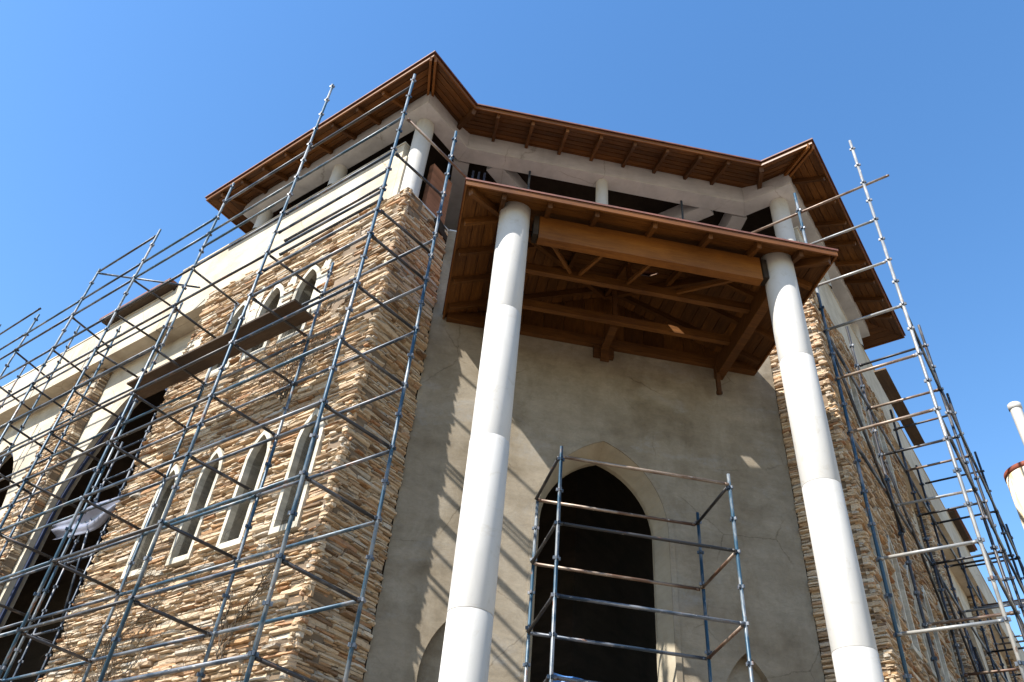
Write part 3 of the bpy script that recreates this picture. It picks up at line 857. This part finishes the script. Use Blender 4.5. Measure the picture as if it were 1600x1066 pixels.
# left wing scaffold
LS = empty('scaffold', EP(-12, 5.45, GZ), 'long blue steel scaffold along the sunlit stone wall on the left', 'scaffold', 'tube scaffolds round the church')
oX = [-6.65, -9.25, -11.85, -14.4, -16.78, -19.3, -21.9, -24.4]
oT = [12.62, 14.5, 13.05, 12.95, 12.9, 12.6, 13.4, 12.6]
iX = [-6.5, -9.1, -11.8, -14.3, -16.9, -19.5, -22.0, -24.5]
iT = [12.1, 10.1, 10.4, 11.6, 12.0, 13.1, 12.9, 12.0]
OY, IY = 4.90, 6.00
Zs = 3.43
for x, t in zip(oX, oT): standard(LS, EP(x, OY, GZ), t + EYE, Zs + EYE)
for x, t in zip(iX, iT): standard(LS, EP(x, IY, GZ), t + EYE, 3.35 + EYE)
olz = [.43, 1.43, 2.43, 3.43, 4.42, 5.46, 6.46, 7.45, 8.45, 9.45, 10.43]
for i in range(len(oX) - 1):
    zl = list(olz)
    if i == 0: zl += [9.0, 9.95, 11.4, 12.35]; 
    if i == 1: zl += [11.0, 11.42, 12.35]
    if i >= 2: zl += [11.4, 11.9]
    if i in (3, 5): zl += [12.8]
    for z in zl:
        if i == 1 and z in (8.45,): continue
        horiz(LS, EP(oX[i], OY, z), EP(oX[i + 1], OY, z), 'ledger', random.choice(['ledger', 'ledger', 'standard', 'transom']))
ilz = [.35, 1.35, 2.36, 3.36, 4.33, 5.33, 6.32, 7.33, 8.27, 9.27]
for i in range(len(iX) - 1):
    zl = list(ilz)
    if i == 0: zl = ilz + [10.25, 11.2]
    if i >= 3: zl = ilz + [10.3, 11.3]
    for z in zl:
        if z > min(iT[i], iT[i + 1]): continue
        if i > 3 and z in (4.33, 6.32): continue
        horiz(LS, EP(iX[i], IY, z), EP(iX[i + 1], IY, z), 'ledger', random.choice(['ledger', 'standard', 'ledger']))
for i in range(len(oX)):
    zl = [.41, 1.41, 2.41, 3.40, 4.40, 5.40, 6.41, 7.40, 8.41, 9.0, 10.38] if i == 0 else [.43, 1.43, 2.43, 3.40, 4.43, 5.43, 6.43, 7.42, 8.4, 9.4, 10.4, 11.38]
    for z in zl:
        if z > iT[i] + .1: continue
        if i and z in (1.43,): continue
        horiz(LS, EP(oX[i], OY, z), EP(iX[i], IY, z - .06), 'transom', 'transom')
# stray guard rail stubs beside the first bay and a light diagonal
for z in (9.7, 10.05):
    horiz(LS, EP(-6.95, OY + .25, z), EP(-9.4, OY + .25, z), 'guard_rail', 'transom')
horiz(LS, EP(-6.6, OY, 11.3), EP(-6.15, 6.6, 10.8), 'brace', 'rusty')
horiz(LS, EP(-16.7, OY, 12.75), EP(-14.35, IY + .3, 12.3), 'brace', 'ledger')

# right wing scaffold
RS = empty('scaffold', EP(-1.3, 16, GZ), 'tall scaffold seen end on beside the shaded wall at the right edge', 'scaffold', 'tube scaffolds round the church')
rX = [10.65, 13.15, 15.6, 18.1, 20.6, 23.1, 25.6]
rOT = [13.15, 10.4, 10.4, 10.4, 9.75, 9.4, 9.4]
rIT = [12.4, 10.9, 10.4, 10.4, 9.4, 9.4, 9.4]
RO, RI = -.72, -1.93
for x, t in zip(rX, rOT): standard(RS, EP(RO, x, GZ), t + EYE, 3.9 + EYE, mat='galv' if x < 12 else 'transom')
for x, t in zip(rX, rIT): standard(RS, EP(RI, x, GZ), t + EYE, 3.9 + EYE, mat='standard' if x < 12 else 'transom')
for i, x in enumerate(rX):
    for z in [-.1, .9, 1.9, 2.9, 3.9, 4.9, 5.9, 6.9, 7.9, 8.9, 9.9, 10.9]:
        if z > min(rOT[i], rIT[i]): continue
        if i == 0 and z in (5.9,): continue
        if i and z in (2.9, 5.9): continue
        horiz(RS, EP(RI, x, z), EP(RO, x, z), 'transom', random.choice(['rusty', 'galv', 'transom']) if i else random.choice(['galv', 'galv', 'rusty']))
    if i < len(rX) - 1:
        for z in [.9, 2.9, 4.9, 6.9, 8.9]:
            if z < min(rOT[i], rOT[i + 1]): horiz(RS, EP(RO, x, z), EP(RO, rX[i + 1], z), 'ledger', 'ledger')
            if z < min(rIT[i], rIT[i + 1]) and z in (.9, 2.9, 6.9, 8.9): horiz(RS, EP(RI, x, z), EP(RI, rX[i + 1], z), 'ledger', 'ledger')
for i in range(0, 5):
    horiz(RS, EP(RI + .03, rX[i], 8.6 - i * .8), EP(RI + .03, rX[i + 1], 6.4 - i * .8), 'brace', 'transom')
horiz(RS, EP(-2.95, 10.78, 11.92), EP(-.25, 10.78, 12.0), 'top_rail', 'rusty')

# slim tower of tubes inside the tall arch
AS = empty('scaffold', EP(-16.6, 7.6, GZ), 'slim pale scaffold tower standing inside the tall dark arch on the left', 'scaffold', 'tube scaffolds round the church')
for a_, b_, t in ((-16.0, 7.3, 9.9), (-17.0, 7.3, 9.4), (-16.0, 8.2, 9.7), (-17.0, 8.2, 9.3)):
    standard(AS, EP(a_, b_, GZ), t + EYE, 3.4 + EYE, mat='ledger')
for z in (.4, 1.9, 3.4, 4.9, 6.4, 7.4, 8.4, 9.2):
    horiz(AS, EP(-16.0, 7.3, z), EP(-17.0, 7.3, z), 'ledger', 'ledger'); horiz(AS, EP(-16.0, 8.2, z), EP(-17.0, 8.2, z), 'ledger', 'ledger')
    horiz(AS, EP(-16.0, 7.3, z), EP(-16.0, 8.2, z), 'transom', 'transom'); horiz(AS, EP(-17.0, 7.3, z), EP(-17.0, 8.2, z), 'transom', 'transom')
horiz(AS, EP(-16.0, 7.26, 5.0), EP(-17.0, 7.26, 8.3), 'brace', 'ledger')

# little tower in the doorway
PS_ = empty('scaffold', CP(3.2, 10.1, GZ), 'small open scaffold tower standing in front of the dark pointed doorway', 'scaffold', 'tube scaffolds round the church')
fz = [6.08, 5.04, 4.03, 3.03, 2.02, 1.0, 0.0]
fl, frr, bl, br = (1.96, 9.53), (4.50, 9.53), (1.86, 10.72), (4.43, 10.72)
for (c, b), t in ((fl, 6.24), (frr, 6.26), (bl, 6.02), (br, 6.2)): standard(PS_, CP(c, b, GZ), t + EYE, 4.03 + EYE)
for i, z in enumerate(fz):
    horiz(PS_, CP(*fl, z), CP(*frr, z), 'ledger', ['rusty', 'transom', 'ledger', 'ledger'][i % 4])
    horiz(PS_, CP(*bl, z - .08), CP(*br, z - .08), 'ledger', ['rusty', 'rusty', 'ledger', 'ledger'][i % 4])
    horiz(PS_, CP(*fl, z), CP(*bl, z - .08), 'transom', 'transom')
    horiz(PS_, CP(*frr, z), CP(*br, z - .08), 'transom', 'transom' if i == 0 else 'rusty')

# ------------------------------------------------------------------ dry creepers on the stone
def creeper(fr, u, z, hgt, n, label):
    mb = MB()
    def walk(u, z, ang, ln, r):
        p = fr.p(u, z, .075)
        k = 0
        while ln > 0 and r > .0018:
            st = random.uniform(.06, .13); ang += random.uniform(-.45, .45)
            u2 = u + math.sin(ang) * st; z2 = z + math.cos(ang) * st
            q = fr.p(u2, z2, random.uniform(.06, .12)); mb.tube(p, q, r, 4, cap=False, r2=r * .93)
            p, u, z = q, u2, z2; ln -= st; r *= .95; k += 1
            if random.random() < .28 and r > .003: walk(u, z, ang + random.choice((-1, 1)) * random.uniform(.5, 1.1), ln * .5, r * .7)
    for i in range(n): walk(u + random.uniform(-.12, .12), z, random.uniform(-.3, .3), hgt * random.uniform(.6, 1), random.uniform(.009, .014))
    o = mb.build('dry_creeper', M['twig']); o['label'] = label; o['category'] = 'creeper'
creeper(FL, 3.95, 3.0, 4.4, 7, 'leafless dry creeper climbing the stone between the two leftmost lower lancets')
creeper(FL, 1.75, 7.6, 3.4, 6, 'leafless dry creeper climbing the stone beside the nearest upper lancet')
creeper(FL, 1.35, 3.2, 3.0, 4, 'thin dry creeper on the stone left of the lower lancet nearest the corner')

# ------------------------------------------------------------------ boards resting on the scaffolds
def plank(o, a, b, tint, label, mat='ply', group=None):
    mb = MB(); mb.box(o, a, b, UP * .04, tint)
    ob = mb.build('scaffold_board', M[mat]); ob['label'] = label; ob['category'] = 'board'
    if group: ob['group'] = group
gb = 'boards lying on the scaffolds'
plank(EP(-8.75, 5.33, 8.46), E1 * -4.6, E2 * .235, .0, 'outer dark board of the long walkway below the upper lancet windows', group=gb)
plank(EP(-8.80, 5.585, 8.46), E1 * -4.8, E2 * .225, .2, 'inner dark board of the long walkway, nearer the stone wall', group=gb)
plank(EP(-1.83, 14.2, 10.42), E2 * 3.2, E1 * .235, .7, 'brown board high on the right scaffold against the blue sky', group=gb)

# ------------------------------------------------------------------ sheets
def sheet(name, pts, mat, label, cat):
    n = 14; mb = MB(); vs = []; fs = []
    a, b, c, d = pts
    for i in range(n + 1):
        for j in range(n + 1):
            s_, t_ = i / n, j / n
            p = a.lerp(b, s_).lerp(d.lerp(c, s_), t_)
            w = math.sin(s_ * 9 + t_ * 5) * .06 + math.sin(t_ * 13 + s_ * 3) * .05
            vs.append(p + dR * w - UP * (.25 * math.sin(math.pi * s_) * t_ * .9) + dL * math.sin(t_ * 7) * .05)
    for i in range(n):
        for j in range(n):
            k = i * (n + 1) + j; fs.append((k, k + 1, k + n + 2, k + n + 1))
    mb.add(vs, fs); o = mb.build(name, mat, smooth=True); o['label'] = label; o['category'] = cat
    mo = o.modifiers.new('thickness', 'SOLIDIFY'); mo.thickness = .004
sheet('plastic_sheet', [EP(-15.3, 7.18, 7.75), EP(-18.1, 7.18, 7.55), EP(-18.0, 7.2, 7.15), EP(-15.5, 7.2, 7.3)], M['sheet'], 'crumpled pale plastic sheet hanging in the tall dark arch on the left', 'plastic sheet')
sheet('tarpaulin', [CP(2.25, 10.95, 3.56), CP(2.95, 10.95, 3.5), CP(2.95, 10.99, 3.0), CP(2.25, 10.99, 3.0)], M['blue'], 'blue tarpaulin hanging low in the dark doorway', 'tarpaulin')

# ------------------------------------------------------------------ things at the right edge
az = R(38.95); c0 = hdir(az) * 14.0
mb = MB(); mb.lathe(c0, [(.43, 0), (.43, 7.42 + EYE), (.39, 7.42 + EYE), (.39, 0)], 64)
t = empty('steel_pipe_column', c0, 'cream steel pipe column with rust streaks and a dark rusty rim at the right edge', 'pipe')
mb.build('shaft', M['rusttube'], t, smooth=True)
mb = MB(); mb.lathe(c0, [(.432, 7.36 + EYE), (.442, 7.365 + EYE), (.442, 7.44 + EYE), (.38, 7.445 + EYE), (.38, 7.3 + EYE)], 64); mb.build('rim', M['rim'], t, smooth=True)
for azd, el, rho, lab in ((39.35, 32.1, 16, 'tall white round pole near the right edge, left of its pair'), (40.5, 31.6, 17, 'white round pole cut by the right edge of the view')):
    p = hdir(R(azd)) * rho; h_ = rho * math.tan(R(el)) + EYE
    t = empty('white_pole', p, lab, 'pole', 'white poles')
    mb = MB(); mb.lathe(p, [(.105, 0), (.105, h_ - .14)], 32); mb.build('shaft', M['column'], t, smooth=True)
    mb = MB(); mb.lathe(p, [(.106, h_ - .14), (.122, h_ - .13), (.122, h_ - .02), (.1, h_), (0, h_)], 32); mb.build('cap', M['column'], t, smooth=True)
